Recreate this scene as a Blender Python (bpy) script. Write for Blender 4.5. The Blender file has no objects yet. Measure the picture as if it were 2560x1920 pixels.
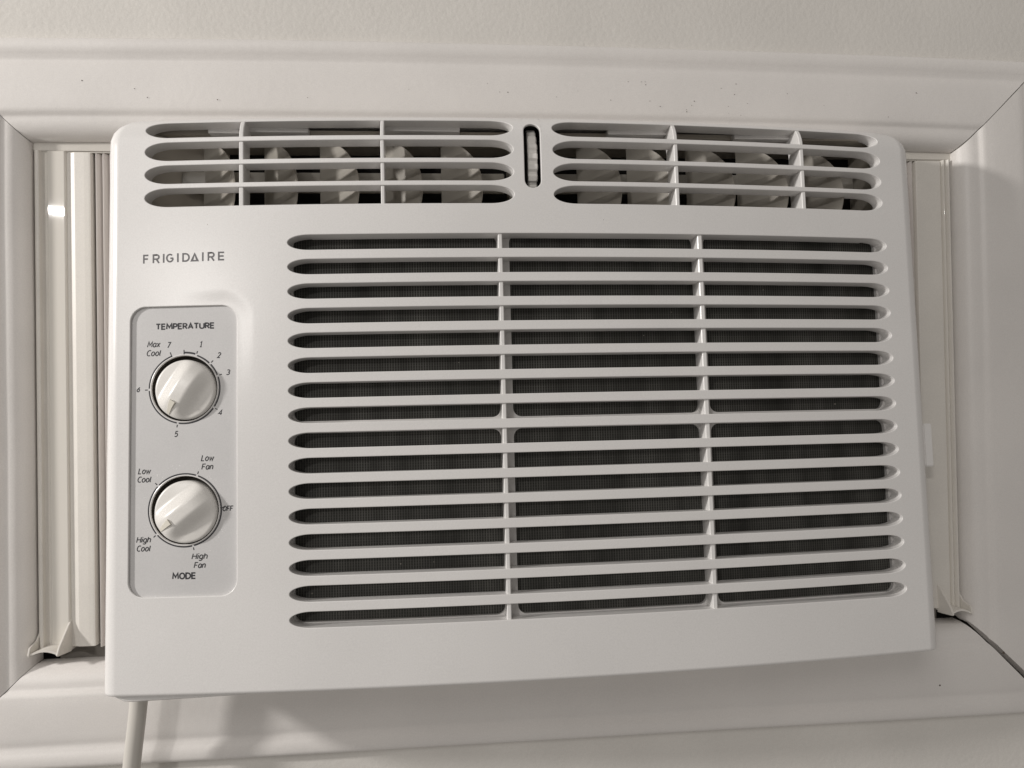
import bpy, math, random
from mathutils import Matrix, Vector
random.seed(7)
sc = bpy.context.scene
MM = 0.001
# ------------------------------------------------------------------ camera, world, lamps, exposure
cam = bpy.data.cameras.new('camera'); camo = bpy.data.objects.new('camera', cam); sc.collection.objects.link(camo)
cam.sensor_width = 36.0; cam.lens = 1991.0 / 2560.0 * 36.0; cam.clip_start = 0.01; cam.clip_end = 50
CR = [[0.995629, 0.016235, -0.091977], [-0.017435, 0.999773, -0.01226], [0.091757, 0.01381, 0.995686]]
CL = (-49.6, 0.0, 482.3)
TT = Matrix(((1, 0, 0), (0, 0, -1), (0, 1, 0)))          # (across, up, towards the room) -> blender axes
m4 = (TT @ Matrix(CR)).to_4x4(); m4.translation = TT @ Vector(CL) * MM
camo.matrix_world = m4; sc.camera = camo

wd = bpy.data.worlds.new('World'); sc.world = wd; wd.use_nodes = True
bg = wd.node_tree.nodes['Background']; bg.inputs[0].default_value = (1.0, 0.945, 0.89, 1); bg.inputs[1].default_value = 0.235
sc.view_settings.view_transform = 'Standard'; sc.view_settings.look = 'None'; sc.view_settings.exposure = 0.0; sc.view_settings.gamma = 1.0

def lamp(name, pos, power, sx, sy, col):
    l = bpy.data.lights.new(name, 'AREA'); l.shape = 'ELLIPSE'; l.size = sx; l.size_y = sy; l.energy = power; l.color = col
    o = bpy.data.objects.new(name, l); sc.collection.objects.link(o)
    p = TT @ Vector(pos) * MM; o.location = p
    o.rotation_euler = (Vector((0.0, 0, 0)) - p).to_track_quat('-Z', 'Y').to_euler()
lamp('wall_lamp', (-1390, 405, 505), 14.6, 0.10, 0.10, (1.0, 0.962, 0.925))
lamp('ceiling_lamp', (-1650, 800, 3000), 13.5, 0.30, 0.022, (1.0, 0.962, 0.925))
lamp('ceiling_bounce_fill', (-1100, 1500, 2300), 11.0, 1.3, 1.1, (1.0, 0.962, 0.925))  # added fill, stands in for light bounced off the ceiling

# ------------------------------------------------------------------ materials
def mat(name, col, rough=0.4, spec=0.5, bump=0.0, bscale=400.0, mott=0.0, mscale=30.0, coat=0.0):
    m = bpy.data.materials.new(name); m.use_nodes = True; nt = m.node_tree; N = nt.nodes; L = nt.links
    b = N['Principled BSDF']; b.inputs['Base Color'].default_value = (*col, 1); b.inputs['Roughness'].default_value = rough
    b.inputs['Specular IOR Level'].default_value = spec; b.inputs['Coat Weight'].default_value = coat
    tc = N.new('ShaderNodeTexCoord')
    if mott:
        n = N.new('ShaderNodeTexNoise'); n.inputs['Scale'].default_value = mscale; n.inputs['Detail'].default_value = 5
        L.new(tc.outputs['Object'], n.inputs['Vector'])
        mr = N.new('ShaderNodeMapRange'); mr.inputs['From Min'].default_value = 0.3; mr.inputs['From Max'].default_value = 0.7
        mr.inputs['To Min'].default_value = 1 - mott; mr.inputs['To Max'].default_value = 1 + mott * 0.3
        L.new(n.outputs['Fac'], mr.inputs['Value'])
        mx = N.new('ShaderNodeVectorMath'); mx.operation = 'SCALE'; mx.inputs[0].default_value = col
        nf = N.new('ShaderNodeTexNoise'); nf.inputs['Scale'].default_value = 1500; nf.inputs['Detail'].default_value = 2; L.new(tc.outputs['Object'], nf.inputs['Vector'])
        mf = N.new('ShaderNodeMapRange'); mf.inputs['From Min'].default_value = 0.3; mf.inputs['From Max'].default_value = 0.7; mf.inputs['To Min'].default_value = 0.965; mf.inputs['To Max'].default_value = 1.03
        L.new(nf.outputs['Fac'], mf.inputs['Value']); mm_ = N.new('ShaderNodeMath'); mm_.operation = 'MULTIPLY'; L.new(mr.outputs['Result'], mm_.inputs[0]); L.new(mf.outputs['Result'], mm_.inputs[1])
        L.new(mm_.outputs[0], mx.inputs['Scale']); L.new(mx.outputs['Vector'], b.inputs['Base Color'])
    if bump:
        n2 = N.new('ShaderNodeTexNoise'); n2.inputs['Scale'].default_value = bscale; n2.inputs['Detail'].default_value = 3
        L.new(tc.outputs['Object'], n2.inputs['Vector'])
        bp = N.new('ShaderNodeBump'); bp.inputs['Strength'].default_value = bump; bp.inputs['Distance'].default_value = 0.0006
        L.new(n2.outputs['Fac'], bp.inputs['Height']); L.new(bp.outputs['Normal'], b.inputs['Normal'])
    return m
PLASTIC = mat('white_plastic', (0.80, 0.785, 0.77), 0.26, 0.45, 0.045, 1300, 0.035, 14)
PLATE = mat('grey_plate', (0.63, 0.622, 0.618), 0.42, 0.4, 0.03, 900, 0.03, 60)
KNOB = mat('knob_plastic', (0.78, 0.76, 0.725), 0.30, 0.45, 0.03, 700, 0.03, 120)
VANE = mat('vane_plastic', (0.56, 0.53, 0.475), 0.2, 0.55, 0.02, 300, 0.08, 60)
def translucent(m, f):
    nt = m.node_tree; N = nt.nodes; L = nt.links; b = N['Principled BSDF']; o = N['Material Output']
    t = N.new('ShaderNodeBsdfTranslucent'); t.inputs['Color'].default_value = (0.62, 0.59, 0.54, 1)
    x = N.new('ShaderNodeMixShader'); x.inputs[0].default_value = f; L.new(b.outputs[0], x.inputs[1]); L.new(t.outputs[0], x.inputs[2]); L.new(x.outputs[0], o.inputs['Surface'])
translucent(VANE, 0.42)
DUCT = mat('duct_plastic', (0.50, 0.46, 0.40), 0.5, 0.3)
DARK = mat('inside_shade', (0.012, 0.011, 0.010), 0.7, 0.2)  # near-black, shade of the cavities put into the colour
INK = mat('grey_ink', (0.045, 0.045, 0.05), 0.5, 0.3)
LOGOINK = mat('logo_ink', (0.14, 0.135, 0.14), 0.4, 0.4)
PAINT = mat('painted_wood', (0.785, 0.757, 0.73), 0.42, 0.4, 0.16, 260, 0.05, 18)
WALLM = mat('wall_paint', (0.725, 0.70, 0.66), 0.6, 0.3, 0.35, 330, 0.05, 20)
CURT = mat('curtain_plastic', (0.75, 0.72, 0.67), 0.40, 0.35, 0.02, 300, 0.05, 40)
CURTG = mat('glossy_strip', (0.73, 0.70, 0.645), 0.022, 0.5, 0.0, 60)
PLEAT = mat('pleat_vinyl', (0.74, 0.70, 0.67), 0.35, 0.4)
CORD = mat('cord_rubber', (0.62, 0.595, 0.55), 0.45, 0.4)
GAPSHADE = mat('gap_shade', (0.010, 0.008, 0.006), 0.8, 0.2, 0.2, 200, 0.3, 60)  # near-black, shade inside the gaps painted as colour
SASH = mat('sash_paint', (0.62, 0.59, 0.54), 0.45, 0.4, 0.12, 260, 0.08, 20)
RAIL = mat('shaded_rail_and_dust', (0.36, 0.33, 0.295), 0.5, 0.3, 0.1, 260, 0.15, 30)  # rail darkened for shade low in the opening; also colours dust specks
SPECK = mat('fly_speck', (0.12, 0.095, 0.075), 0.7, 0.2)
POINT = mat('pointer_plastic', (0.75, 0.715, 0.63), 0.4, 0.4)
RESID = mat('dried_residue', (0.85, 0.84, 0.83), 0.15, 0.6)
WELLM = mat('bore_shade', (0.06, 0.052, 0.042), 0.6, 0.2)  # dark brown stands in for shade in the gap round the knob
# fine net in front of the coil
NET = mat('filter_net', (0.05, 0.047, 0.044), 0.6, 0.3)
def net_nodes(m):
    nt = m.node_tree; N = nt.nodes; L = nt.links; b = N['Principled BSDF']
    tc = N.new('ShaderNodeTexCoord'); sx = N.new('ShaderNodeSeparateXYZ'); L.new(tc.outputs['Object'], sx.inputs[0])
    outs = []
    for ax, per in (('X', 0.0014), ('Z', 0.0014)):
        mu = N.new('ShaderNodeMath'); mu.operation = 'MULTIPLY'; mu.inputs[1].default_value = 1 / per; L.new(sx.outputs[ax], mu.inputs[0])
        fr = N.new('ShaderNodeMath'); fr.operation = 'FRACT'; L.new(mu.outputs[0], fr.inputs[0])
        lt = N.new('ShaderNodeMath'); lt.operation = 'LESS_THAN'; lt.inputs[1].default_value = 0.34; L.new(fr.outputs[0], lt.inputs[0]); sc_ = N.new('ShaderNodeMath'); sc_.operation = 'MULTIPLY'; sc_.inputs[1].default_value = 1.0 if ax == 'X' else 0.35; L.new(lt.outputs[0], sc_.inputs[0]); outs.append(sc_)
    mxm = N.new('ShaderNodeMath'); mxm.operation = 'MAXIMUM'; L.new(outs[0].outputs[0], mxm.inputs[0]); L.new(outs[1].outputs[0], mxm.inputs[1])
    ns = N.new('ShaderNodeTexNoise'); ns.inputs['Scale'].default_value = 30; ns.inputs['Detail'].default_value = 5; mp = N.new('ShaderNodeMapping'); mp.inputs['Scale'].default_value = (2.2, 1, 0.35); L.new(tc.outputs['Object'], mp.inputs['Vector']); L.new(mp.outputs['Vector'], ns.inputs['Vector'])
    nc = N.new('ShaderNodeMapRange'); nc.inputs['From Min'].default_value = 0.3; nc.inputs['From Max'].default_value = 0.72; nc.inputs['To Min'].default_value = 0.12; nc.inputs['To Max'].default_value = 0.85; L.new(ns.outputs['Fac'], nc.inputs['Value'])
    ma_ = N.new('ShaderNodeMath'); ma_.operation = 'MULTIPLY_ADD'; ma_.inputs[1].default_value = 0.8; ma_.inputs[2].default_value = 0.12; L.new(mxm.outputs[0], ma_.inputs[0])
    ad = N.new('ShaderNodeMath'); ad.operation = 'MULTIPLY'; L.new(ma_.outputs[0], ad.inputs[0]); L.new(nc.outputs['Result'], ad.inputs[1])
    rp = N.new('ShaderNodeMix'); rp.data_type = 'RGBA'; rp.inputs['A'].default_value = (0.028, 0.0275, 0.024, 1); rp.inputs['B'].default_value = (0.22, 0.217, 0.20, 1)
    L.new(ad.outputs[0], rp.inputs['Factor']); L.new(rp.outputs['Result'], b.inputs['Base Color'])
net_nodes(NET)

# ------------------------------------------------------------------ mesh helpers (all in millimetres: x across, y INTO the wall, z up)
class MB:
    def __init__(s): s.v = []; s.f = []; s.n = []
    def vert(s, p, n=None): s.v.append(tuple(p)); s.n.append(n); return len(s.v) - 1
    def face(s, *i): s.f.append(tuple(i))
    def box(s, x0, x1, y0, y1, z0, z1):
        b = len(s.v)
        for p in ((x0,y0,z0),(x1,y0,z0),(x1,y1,z0),(x0,y1,z0),(x0,y0,z1),(x1,y0,z1),(x1,y1,z1),(x0,y1,z1)): s.vert(p)
        for q in ((0,3,2,1),(4,5,6,7),(0,1,5,4),(1,2,6,5),(2,3,7,6),(3,0,4,7)): s.face(*[b + k for k in q])
    def sweep(s, rings, cap=True, closed=True):
        base = []
        for r in rings: base.append([s.vert(p) for p in r])
        n = len(rings[0]); m = n if closed else n - 1
        for a, b in zip(base, base[1:]):
            for i in range(m): s.face(a[i], a[(i + 1) % n], b[(i + 1) % n], b[i])
        if cap and closed: s.face(*reversed(base[0])); s.face(*base[-1])
    def build(s, name, m, parent=None, angle=35, flip_to=None, bevel=0.0):
        if s.n and all(k is not None for k in s.n):
            ff = []
            for f in s.f:      # winding follows the given normals
                a, b, c = (Vector(s.v[f[k]]) for k in (0, 1, 2)); g = (b - a).cross(c - a)
                if len(f) > 3: g = g + (Vector(s.v[f[2]]) - a).cross(Vector(s.v[f[3]]) - a)
                t = Vector((0, 0, 0))
                for k in f: t += Vector(s.n[k])
                ff.append(f if g.dot(t) >= 0 else tuple(reversed(f)))
            s.f = ff
        me = bpy.data.meshes.new(name); me.from_pydata([(x * MM, y * MM, z * MM) for x, y, z in s.v], [], s.f)
        me.materials.append(m); me.validate(); me.update()
        for p in me.polygons: p.use_smooth = True
        if s.n and all(k is not None for k in s.n):
            me.normals_split_custom_set_from_vertices(s.n)
        else:
            import bmesh
            bm = bmesh.new(); bm.from_mesh(me); bmesh.ops.recalc_face_normals(bm, faces=bm.faces)
            if bevel:
                ed = [e for e in bm.edges if len(e.link_faces) == 2 and e.calc_face_angle(0) > 0.5]
                bmesh.ops.bevel(bm, geom=ed, offset=bevel * MM, segments=2, affect='EDGES', clamp_overlap=True)
            bm.to_mesh(me); bm.free()
            for p in me.polygons: p.use_smooth = True
            me.set_sharp_from_angle(angle=math.radians(angle))
        o = bpy.data.objects.new(name, me); sc.collection.objects.link(o)
        if parent: o.parent = parent
        return o
def empty(name, label, cat, loc=(0, 0, 0), group=None):
    o = bpy.data.objects.new(name, None); sc.collection.objects.link(o); o.empty_display_size = 0.02
    o.location = Vector(loc) * MM; o['label'] = label; o['category'] = cat
    if group: o['group'] = group
    return o
def ss(a, b, x):
    t = min(1.0, max(0.0, (x - a) / (b - a))); return t * t * (3 - 2 * t)

# ================================================================== WINDOW CASING, WALL, SASH (frame axes)
W2, H2 = 282.26, 150.4
PROF = [(0.0, -9), (0.0, -1.2), (0.5, 0.4), (1.5, 2.4), (3.0, 4.6), (5.0, 6.4), (7.2, 7.4), (9.5, 7.9), (11.2, 8.0),
        (12.0, 8.2), (12.8, 8.7), (13.8, 9.5), (14.8, 10.0), (16.2, 10.3), (22, 10.7), (30, 10.9), (37.0, 10.8), (39.5, 10.7), (41.2, 10.4), (42.6, 10.05), (43.6, 10.05), (44.8, 10.4), (46.0, 10.8), (47.2, 11.2),
        (48.0, 11.6), (50.5, 12.1), (53, 12.2), (54.6, 11.7), (55.6, 10.6), (56.0, 8.8), (56.2, 3.0), (56.2, 0.0)]
casing = empty('window_casing', 'cream painted moulded wood casing framing the window around the air conditioner', 'window casing', (0, 0, 0))
def board(side, g0, g1, bow=0.0):
    mb = MB(); rings = []; seg = 24
    rnd = [[random.uniform(-0.3, 0.3) for _ in PROF] for _ in range(2)]
    for j in range(seg + 1):
        t = j / seg; ring = []
        for i, (s, N) in enumerate(PROF):
            wav = 0.25 * math.sin(t * 9 + s * 0.1) + 0.12 * math.sin(t * 23 + 1.3)
            e = (W2 if side in 'TB' else H2) + max(s, 0); f = min(1, max(0, s / 60.0))
            ga = g0[0] + (g0[1] - g0[0]) * f; gb = g1[0] + (g1[1] - g1[0]) * f
            ga += rnd[0][i] * min(0.8, ga); gb += rnd[1][i] * min(0.8, gb)
            a = -e + ga; b = e - gb; q = a + (b - a) * t
            o = (H2 if side in 'TB' else W2) + s + bow * (1 - (q / 300.0) ** 2) + wav * 0.4
            N2 = N + (wav * 0.3 if N > 1 else 0)
            ring.append({'T': (q, -N2, o), 'B': (q, -N2, -o), 'L': (-o, -N2, q), 'R': (o, -N2, q)}[side])
        rings.append(ring)
    mb.sweep(rings, cap=True, closed=True)
    return mb.build('casing_board', PAINT, casing, angle=50)
# (g at opening corner, g at outer corner)
board('T', (0.10, 0.15), (0.35, 0.8), 3.0)
board('B', (0.15, 0.15), (1.8, 3.0), 0.0)
board('L', (0.10, 0.10), (0.10, 0.15))
board('R', (1.8, 3.0), (0.35, 0.8))
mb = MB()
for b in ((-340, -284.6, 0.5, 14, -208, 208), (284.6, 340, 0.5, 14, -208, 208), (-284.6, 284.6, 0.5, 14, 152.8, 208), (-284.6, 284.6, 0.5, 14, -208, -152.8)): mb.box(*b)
mb.build('gap_shade_board', GAPSHADE, casing)  # boards added behind the casing to make the mitre gaps look shaded
# specks and nail holes on the paint
mb = MB()
def speck(u, v, N, r):
    c = mb.vert((u, -N - 0.25, v)); ring = [mb.vert((u + r * random.uniform(.7, 1.2) * math.cos(a), -N + 0.05, v + r * random.uniform(.7, 1.2) * math.sin(a))) for a in [k * 2 * math.pi / 8 for k in range(8)]]
    for k in range(8): mb.face(c, ring[k], ring[(k + 1) % 8])
speck(301, -168.0, 10.5, 0.9); speck(258, -186, 10.8, 0.6)
for k in range(26):
    speck(random.gauss(105, 55), 150.4 + random.uniform(18, 38), 11.0, random.uniform(0.15, 0.36))
for k in range(8): speck(random.uniform(-250, 60), 150.4 + random.uniform(20, 36), 11.0, random.uniform(0.15, 0.34))
so = mb.build('paint_speck', SPECK, casing); so['kind'] = 'stuff'
# wall outside the casing
mb = MB()
for b in ((-900, 900, -6.5, 12, 206, 800), (-900, 900, -6.5, 12, -800, -206), (-900, -338, -6.5, 12, -206, 206), (338, 900, -6.5, 12, -206, 206)): mb.box(*b)
w = mb.build('wall', WALLM); w['kind'] = 'structure'
# sash and jamb behind
sash = empty('window_sash', 'shadowed cream sash rails and jambs set deep inside the window opening', 'window sash', (0, 20, -150))
def part(name, m, parent, boxes, bevel=0.4, off=(0, 0, 0)):
    mb = MB()
    for b in boxes: mb.box(b[0] - off[0], b[1] - off[0], b[2] - off[1], b[3] - off[1], b[4] - off[2], b[5] - off[2])
    return mb.build(name, m, parent, bevel=bevel)
so_ = (0, 20, -150); KF = 0.9878
def QX(x): return -49.6 + (x + 49.6) * KF
part('top_rail', SASH, sash, [(-283.5, 283.5, 2.4, 30, 145.5, 158)], 0.8, so_)
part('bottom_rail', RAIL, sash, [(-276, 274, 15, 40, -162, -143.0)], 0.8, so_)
part('jamb', GAPSHADE, sash, [(-292, -283.6, 9.5, 60, -160, 144.8)], 0.3, so_)  # jambs coloured near-black for the shade beside the curtains
part('jamb', GAPSHADE, sash, [(283.6, 292, 9.5, 60, -160, 144.8)], 0.3, so_)
part('shade_backing', DARK, sash, [(-283.5, 283.5, 60, 64, -160, 160)], 0, so_)  # dark sheet added as the shade deep behind the panels

# ================================================================== SIDE CURTAINS
def curtain(name, label, prof, z0, z1):
    root = empty(name, label, 'side panel', (sum(p[0] for p in prof['frame']) / len(prof['frame']), 8, z0), 'filler panels beside the air conditioner')
    ox, oy, oz = root.location / MM
    def strip(nm, pts, m, zt, zb, ang=40):
        mb = MB(); p2 = [pts[0]]
        for a, b in zip(pts, pts[1:]):
            l = math.hypot(b[0] - a[0], b[1] - a[1])
            if l > 1.2: p2 += [(a[0] + (b[0] - a[0]) * f, a[1] + (b[1] - a[1]) * f) for f in (0.12 / l, 1 - 0.12 / l)]
            p2.append(b)
        pts = p2
        loop = pts + [(pts[-1][0], 16), (pts[0][0], 16)]
        mb.sweep([[(QX(x) - ox, y - 6 - oy, z * KF - oz) for x, y in loop] for z in (zb, zt)])
        mb.build(nm, m, root, angle=ang)
    for nm, pts, m, zt, zb in prof['strips']: strip(nm, pts, m, zt, zb)
    return root
def arc(x0, x1, y0, d, n=8):   # bulging rib from x0 to x1, base depth y0, bulge d
    return [(x0 + (x1 - x0) * k / n, y0 - d * math.sin(math.pi * k / n)) for k in range(n + 1)]
Zt, Zb = 147.6, -145.6
left = dict(frame=[(-286.4, 0), (-217, 0)], strips=[
    ('frame_channel', [(-284.6, 10.2)] + [(-284.2 + 3.4 * k / 6, 8.2 - 2.6 * math.sin(k / 6 * 2.2)) for k in range(7)] + [(-280.2, 8.6), (-279.0, 9.6), (-277.6, 9.4), (-277.0, 8.0)], CURT, Zt, Zb),
    ('glossy_strip', [(-277.0, 8.0), (-276.6, 7.4), (-276.0, 7.2), (-267.2, 7.2), (-266.6, 7.6), (-266.2, 8.8)], CURTG, Zt, Zb),
    ('panel', [(-266.2, 8.7), (-265.0, 8.9), (-263.8, 8.6), (-262.8, 8.2), (-261.5, 7.7), (-256, 7.5), (-253.5, 7.6), (-252.5, 7.8), (-252.0, 9.4)], CURT, 147.0, Zb + 2)])
cl = curtain('side_curtain', 'cream plastic filler panel left of the air conditioner with shiny strip and pleats', left, Zb, Zt)
right = dict(frame=[(286.4, 0), (240, 0)], strips=[
    ('frame_channel', [(282.0, 9.4)] + [(282.2 + 2.3 * k / 6, 8.4 - 2.4 * math.sin(k / 6 * 2.6)) for k in range(7)] + [(284.7, 10.5)], CURT, Zt, Zb),
    ('glossy_strip', arc(279.8, 282.0, 8.4, 1.3), CURTG, Zt, Zb),
    ('panel', [(262.0, 9.6), (262.4, 8.6), (263.2, 8.2), (270, 8.2), (279.0, 8.3), (279.8, 9.2)], CURT, 147.0, Zb + 2)])
cr = curtain('side_curtain', 'narrow cream filler panel right of the air conditioner, against the right casing', right, Zb, Zt)
def pleats(root, x0, x1, n):
    ox, oy, oz = root.location / MM; w_ = (x1 - x0) / n
    for k in range(n):
        a = x0 + k * w_; mb = MB()
        pts = [(a, 12.6), (a + w_ * .22, 9.4), (a + w_ * .4, 8.2), (a + w_ * .55, 8.6), (a + w_ * .8, 11.2), (a + w_, 12.6), (a + w_, 14), (a, 14)]
        mb.sweep([[(QX(x) - ox, y - 6 - oy, z * KF - oz) for x, y in pts] for z in (Zb + 1, 146.8)])
        mb.build('pleat', PLEAT, root, angle=30)
pleats(cl, -251.2, -222.4, 7)
pleats(cr, 243.0, 261.6, 5)
# flared foot at the lower end of each curtain frame
def foot(root, xin, xout, fin_top):
    ox, oy, oz = root.location / MM
    s = 1 if xin > 0 else -1
    def fin(x, h, out, th, lean):
        mb = MB(); a = []
        prof = [(7.6, -130 + h), (4.0, -135 + h), (-out * .55, -143.2), (-out, -147.4), (-out + 1.0, -148.2), (9.5, -147.2), (9.5, -130 + h)]
        for dx in (-th / 2, th / 2):
            a.append([(QX(x) + dx + lean * max(0, (7.6 - y)) / 10 - ox, y - 5 - oy, z * KF + 2.2 - oz) for y, z in prof])
        mb.sweep(a); mb.build('foot_fin', CURT, root, bevel=0.25)
    fin(xin, 0.5, 4.0, 1.2, 2.6 * s); fin(xout, -6, 2.5, 1.1, 2.2 * s)
    mb = MB(); rings = []
    lo, hi = sorted((xin + 0.6 * s, xout + 0.8 * s))
    for k in range(9):
        x = lo + (hi - lo) * k / 8; z = -147.2 + 2.6 * math.sin(math.pi * k / 8)
        x = QX(x) + 2.0 * s; z = z * KF + 2.4; rings.append([(x - ox, -6.5 - oy, z - 0.2 - oz), (x - ox, -6.5 - oy, z - 1.4 - oz), (x - 2.5 * s - ox, 3 - oy, z - 1.6 - oz), (x - 2.5 * s - ox, 3 - oy, z + .6 - oz)])
    mb.sweep(rings); mb.build('foot_lip', CURT, root, angle=40)
foot(cl, -266.4, -283.5, 0); foot(cr, 270.5, 285.0, 0)

# ================================================================== AIR CONDITIONER (unit axes: u across, v up, w towards the room)
ac = empty('air_conditioner', 'white window air conditioner with grille, two knobs and vents, mounted in the window', 'air conditioner')
RU = Matrix(((0.999996, -0.002724, 0.000399), (0.002695, 0.99825, 0.059066), (-0.000559, -0.059064, 0.998254)))
mu = (TT @ RU @ TT.inverted()).to_4x4(); mu.translation = TT @ Vector((-18.6, -16.2, 51.1)) * MM
ac.matrix_world = mu
UL, UR, VB, VT = -204.0, 249.0, -133.4, 170.0
SD = 10.0          # depth of the slats
def dish(u, v):
    x = max(-190 - u, u + 135.0); y = max(-84.0 - v, v - 65.0); R = 8.0
    qx, qy = max(x + R, 0), max(y + R, 0); sd = min(max(x + R, y + R), 0) + math.hypot(qx, qy) - R
    wt = ss(-172, -140, u) * ss(12, 64, v)
    return 0.38 * (1 - ss(1.0, 9.5, sd)) * wt
def W(u, v):
    z = 14.0 * (1 - (u / 225.0) ** 2)
    if v > VT - 16: t = min(v - (VT - 16), 16.0); z -= 16 - math.sqrt(max(0, 256 - t * t))
    if u < UL + 8: t = min(UL + 8 - u, 8.0); z -= 8 - math.sqrt(max(0, 64 - t * t))
    if u > UR - 8: t = min(u - (UR - 8), 8.0); z -= 8 - math.sqrt(max(0, 64 - t * t))
    if v < VB + 2: t = min(VB + 2 - v, 2.0); z -= 2 - math.sqrt(max(0, 4 - t * t))
    if -215 < u < -118: z -= dish(u, v)
    return z
def P(u, v, dw=0.0):
    uu = u
    if v > 154:
        t = min(v - 154, 16.0); ins = 16 - math.sqrt(max(0, 256 - t * t)); ins *= 0.9
        uu = u + ins * (1 - ss(0, 22, u - UL)) - ins * (1 - ss(0, 22, UR - u))
    return (uu, -(W(u, v) + dw), v)
def NRM(u, v):
    h = 0.05
    a = Vector(P(min(u + h, UR), v)) - Vector(P(max(u - h, UL), v)); b = Vector(P(u, min(v + h, VT))) - Vector(P(u, max(v - h, VB)))
    n = a.cross(b)
    if n.length < 1e-9: return Vector((0, -1, 0))
    n.normalize(); return n if n.y < 0.2 else -n
def fv(mb, u, v, cache):
    k = (round(u, 4), round(v, 4))
    if k not in cache: cache[k] = mb.vert(P(u, v), NRM(u, v))
    return cache[k]
def block(mb, us, levels, solid, sub, cache):
    # levels: functions v(u); solid(j, umid) tells whether the band between level j and j+1 is material there
    for i in range(len(us) - 1):
        u0, u1 = us[i], us[i + 1]
        for j in range(len(levels) - 1):
            if not solid(j, (u0 + u1) / 2): continue
            n = sub[j]
            for k in range(n):
                f0, f1 = k / n, (k + 1) / n
                q = []
                for u, f in ((u0, f0), (u1, f0), (u1, f1), (u0, f1)):
                    a, b = levels[j](u), levels[j + 1](u); q.append((u, a + (b - a) * f))
                ids = []
                for u, v in q:
                    x = fv(mb, u, v, cache)
                    if x not in ids: ids.append(x)
                if len(ids) >= 3: mb.face(*ids)
FIL = 0.45
def rim(mb, pts, closed=False, back=None, depth=None, draft=0.0):
    # pts: list of (u, v, du, dv): boundary of the face, (du, dv) points into the hole
    rings = []
    for u, v, du, dv in pts:
        n = NRM(u, v); d = Vector((du, 0, dv)).normalized(); r = []
        p0 = Vector(P(u, v))
        for a in (0, 30, 60, 90):
            a = math.radians(a)
            r.append(mb.vert(p0 + d * FIL * math.sin(a) + Vector((0, 1, 0)) * FIL * (1 - math.cos(a)), (n * math.cos(a) + d * math.sin(a)).normalized()))
        yb = p0.y + depth if depth else -back
        pe = p0 + d * (FIL + draft); pe.y = max(yb, p0.y + 0.9)
        r.append(mb.vert(pe, d)); rings.append(r)
    m = len(rings) if closed else len(rings) - 1
    for i in range(m):
        a, b = rings[i], rings[(i + 1) % len(rings)]
        for k in range(4): mb.face(a[k], b[k], b[k + 1], a[k + 1])
# --- slots
class Slot:
    def __init__(s, uL, uR, c, h, a): s.uL, s.uR, s.c, s.h, s.a = uL, uR, c, h, a
    def half(s, u):
        h = s.h + FIL; L, R = s.uL - FIL, s.uR + FIL
        if u <= L or u >= R: return 0.0
        if u < s.uL + s.a: t = (s.uL + s.a - u) / (s.a + FIL)
        elif u > s.uR - s.a: t = (u - s.uR + s.a) / (s.a + FIL)
        else: return h
        return h * (max(0.0, 1 - t ** 2.15)) ** 0.5
    def stations(s):
        q = [(s.a + FIL) * (1 - math.cos(math.pi / 2 * k / 9)) for k in range(10)]
        return [s.uL - FIL + x for x in q] + [s.uR + FIL - x for x in q]
    def end_pts(s, side, us):
        # polyline round one end, from upper to lower
        if side < 0: xs = sorted([u for u in us if s.uL - FIL - 1e-6 <= u <= s.uL + s.a + 1e-6], reverse=True)
        else: xs = sorted([u for u in us if s.uR - s.a - 1e-6 <= u <= s.uR + FIL + 1e-6])
        tip = s.uL - FIL if side < 0 else s.uR + FIL
        up = []
        for u in xs:
            e = 0.02; h = s.half(u)
            if abs(u - tip) < 1e-4: up.append((u, s.c, -side * 1.0, 0.0)); continue
            g = (s.half(u + e) - s.half(u - e)) / (2 * e)
            n = Vector((g, 0, -1)).normalized()      # into hole from the upper edge
            up.append((u, s.c + h, n.x, n.z))
        lo = [(u, 2 * s.c - v, du, -dv) for u, v, du, dv in reversed(up[:-1])]
        return up + lo
GR = [Slot(-108.5, 228.4, (7.5 - k) * 13.0, 4.0, 11.5) for k in range(16)]
VL = [Slot(-183.0, 11.6, 160.0 - 12.4 * k, 4.9, 13.0) for k in range(4)]
VR = [Slot(33.2, 227.3, 160.0 - 12.4 * k, 4.9, 13.0) for k in range(4)]
def lin(a, b, n): return [a + (b - a) * k / n for k in range(n + 1)]
EDGE_L = [UL + 8 * (1 - math.cos(math.pi / 2 * k / 7)) for k in range(8)]
EDGE_R = [UR - 8 * (1 - math.cos(math.pi / 2 * k / 7)) for k in range(8)]
ws_c, ws_a, ws_top, ws_bot = 22.0, 4.5 + FIL, 162.6 + FIL, 126.4 - FIL     # thumb wheel slot
uA, vT = -120.0, 110.4
TOPV = [VT - 16 + 16 * math.sin(math.pi / 2 * k / 8) for k in range(9)]
panel = MB(); cache = {}
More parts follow.
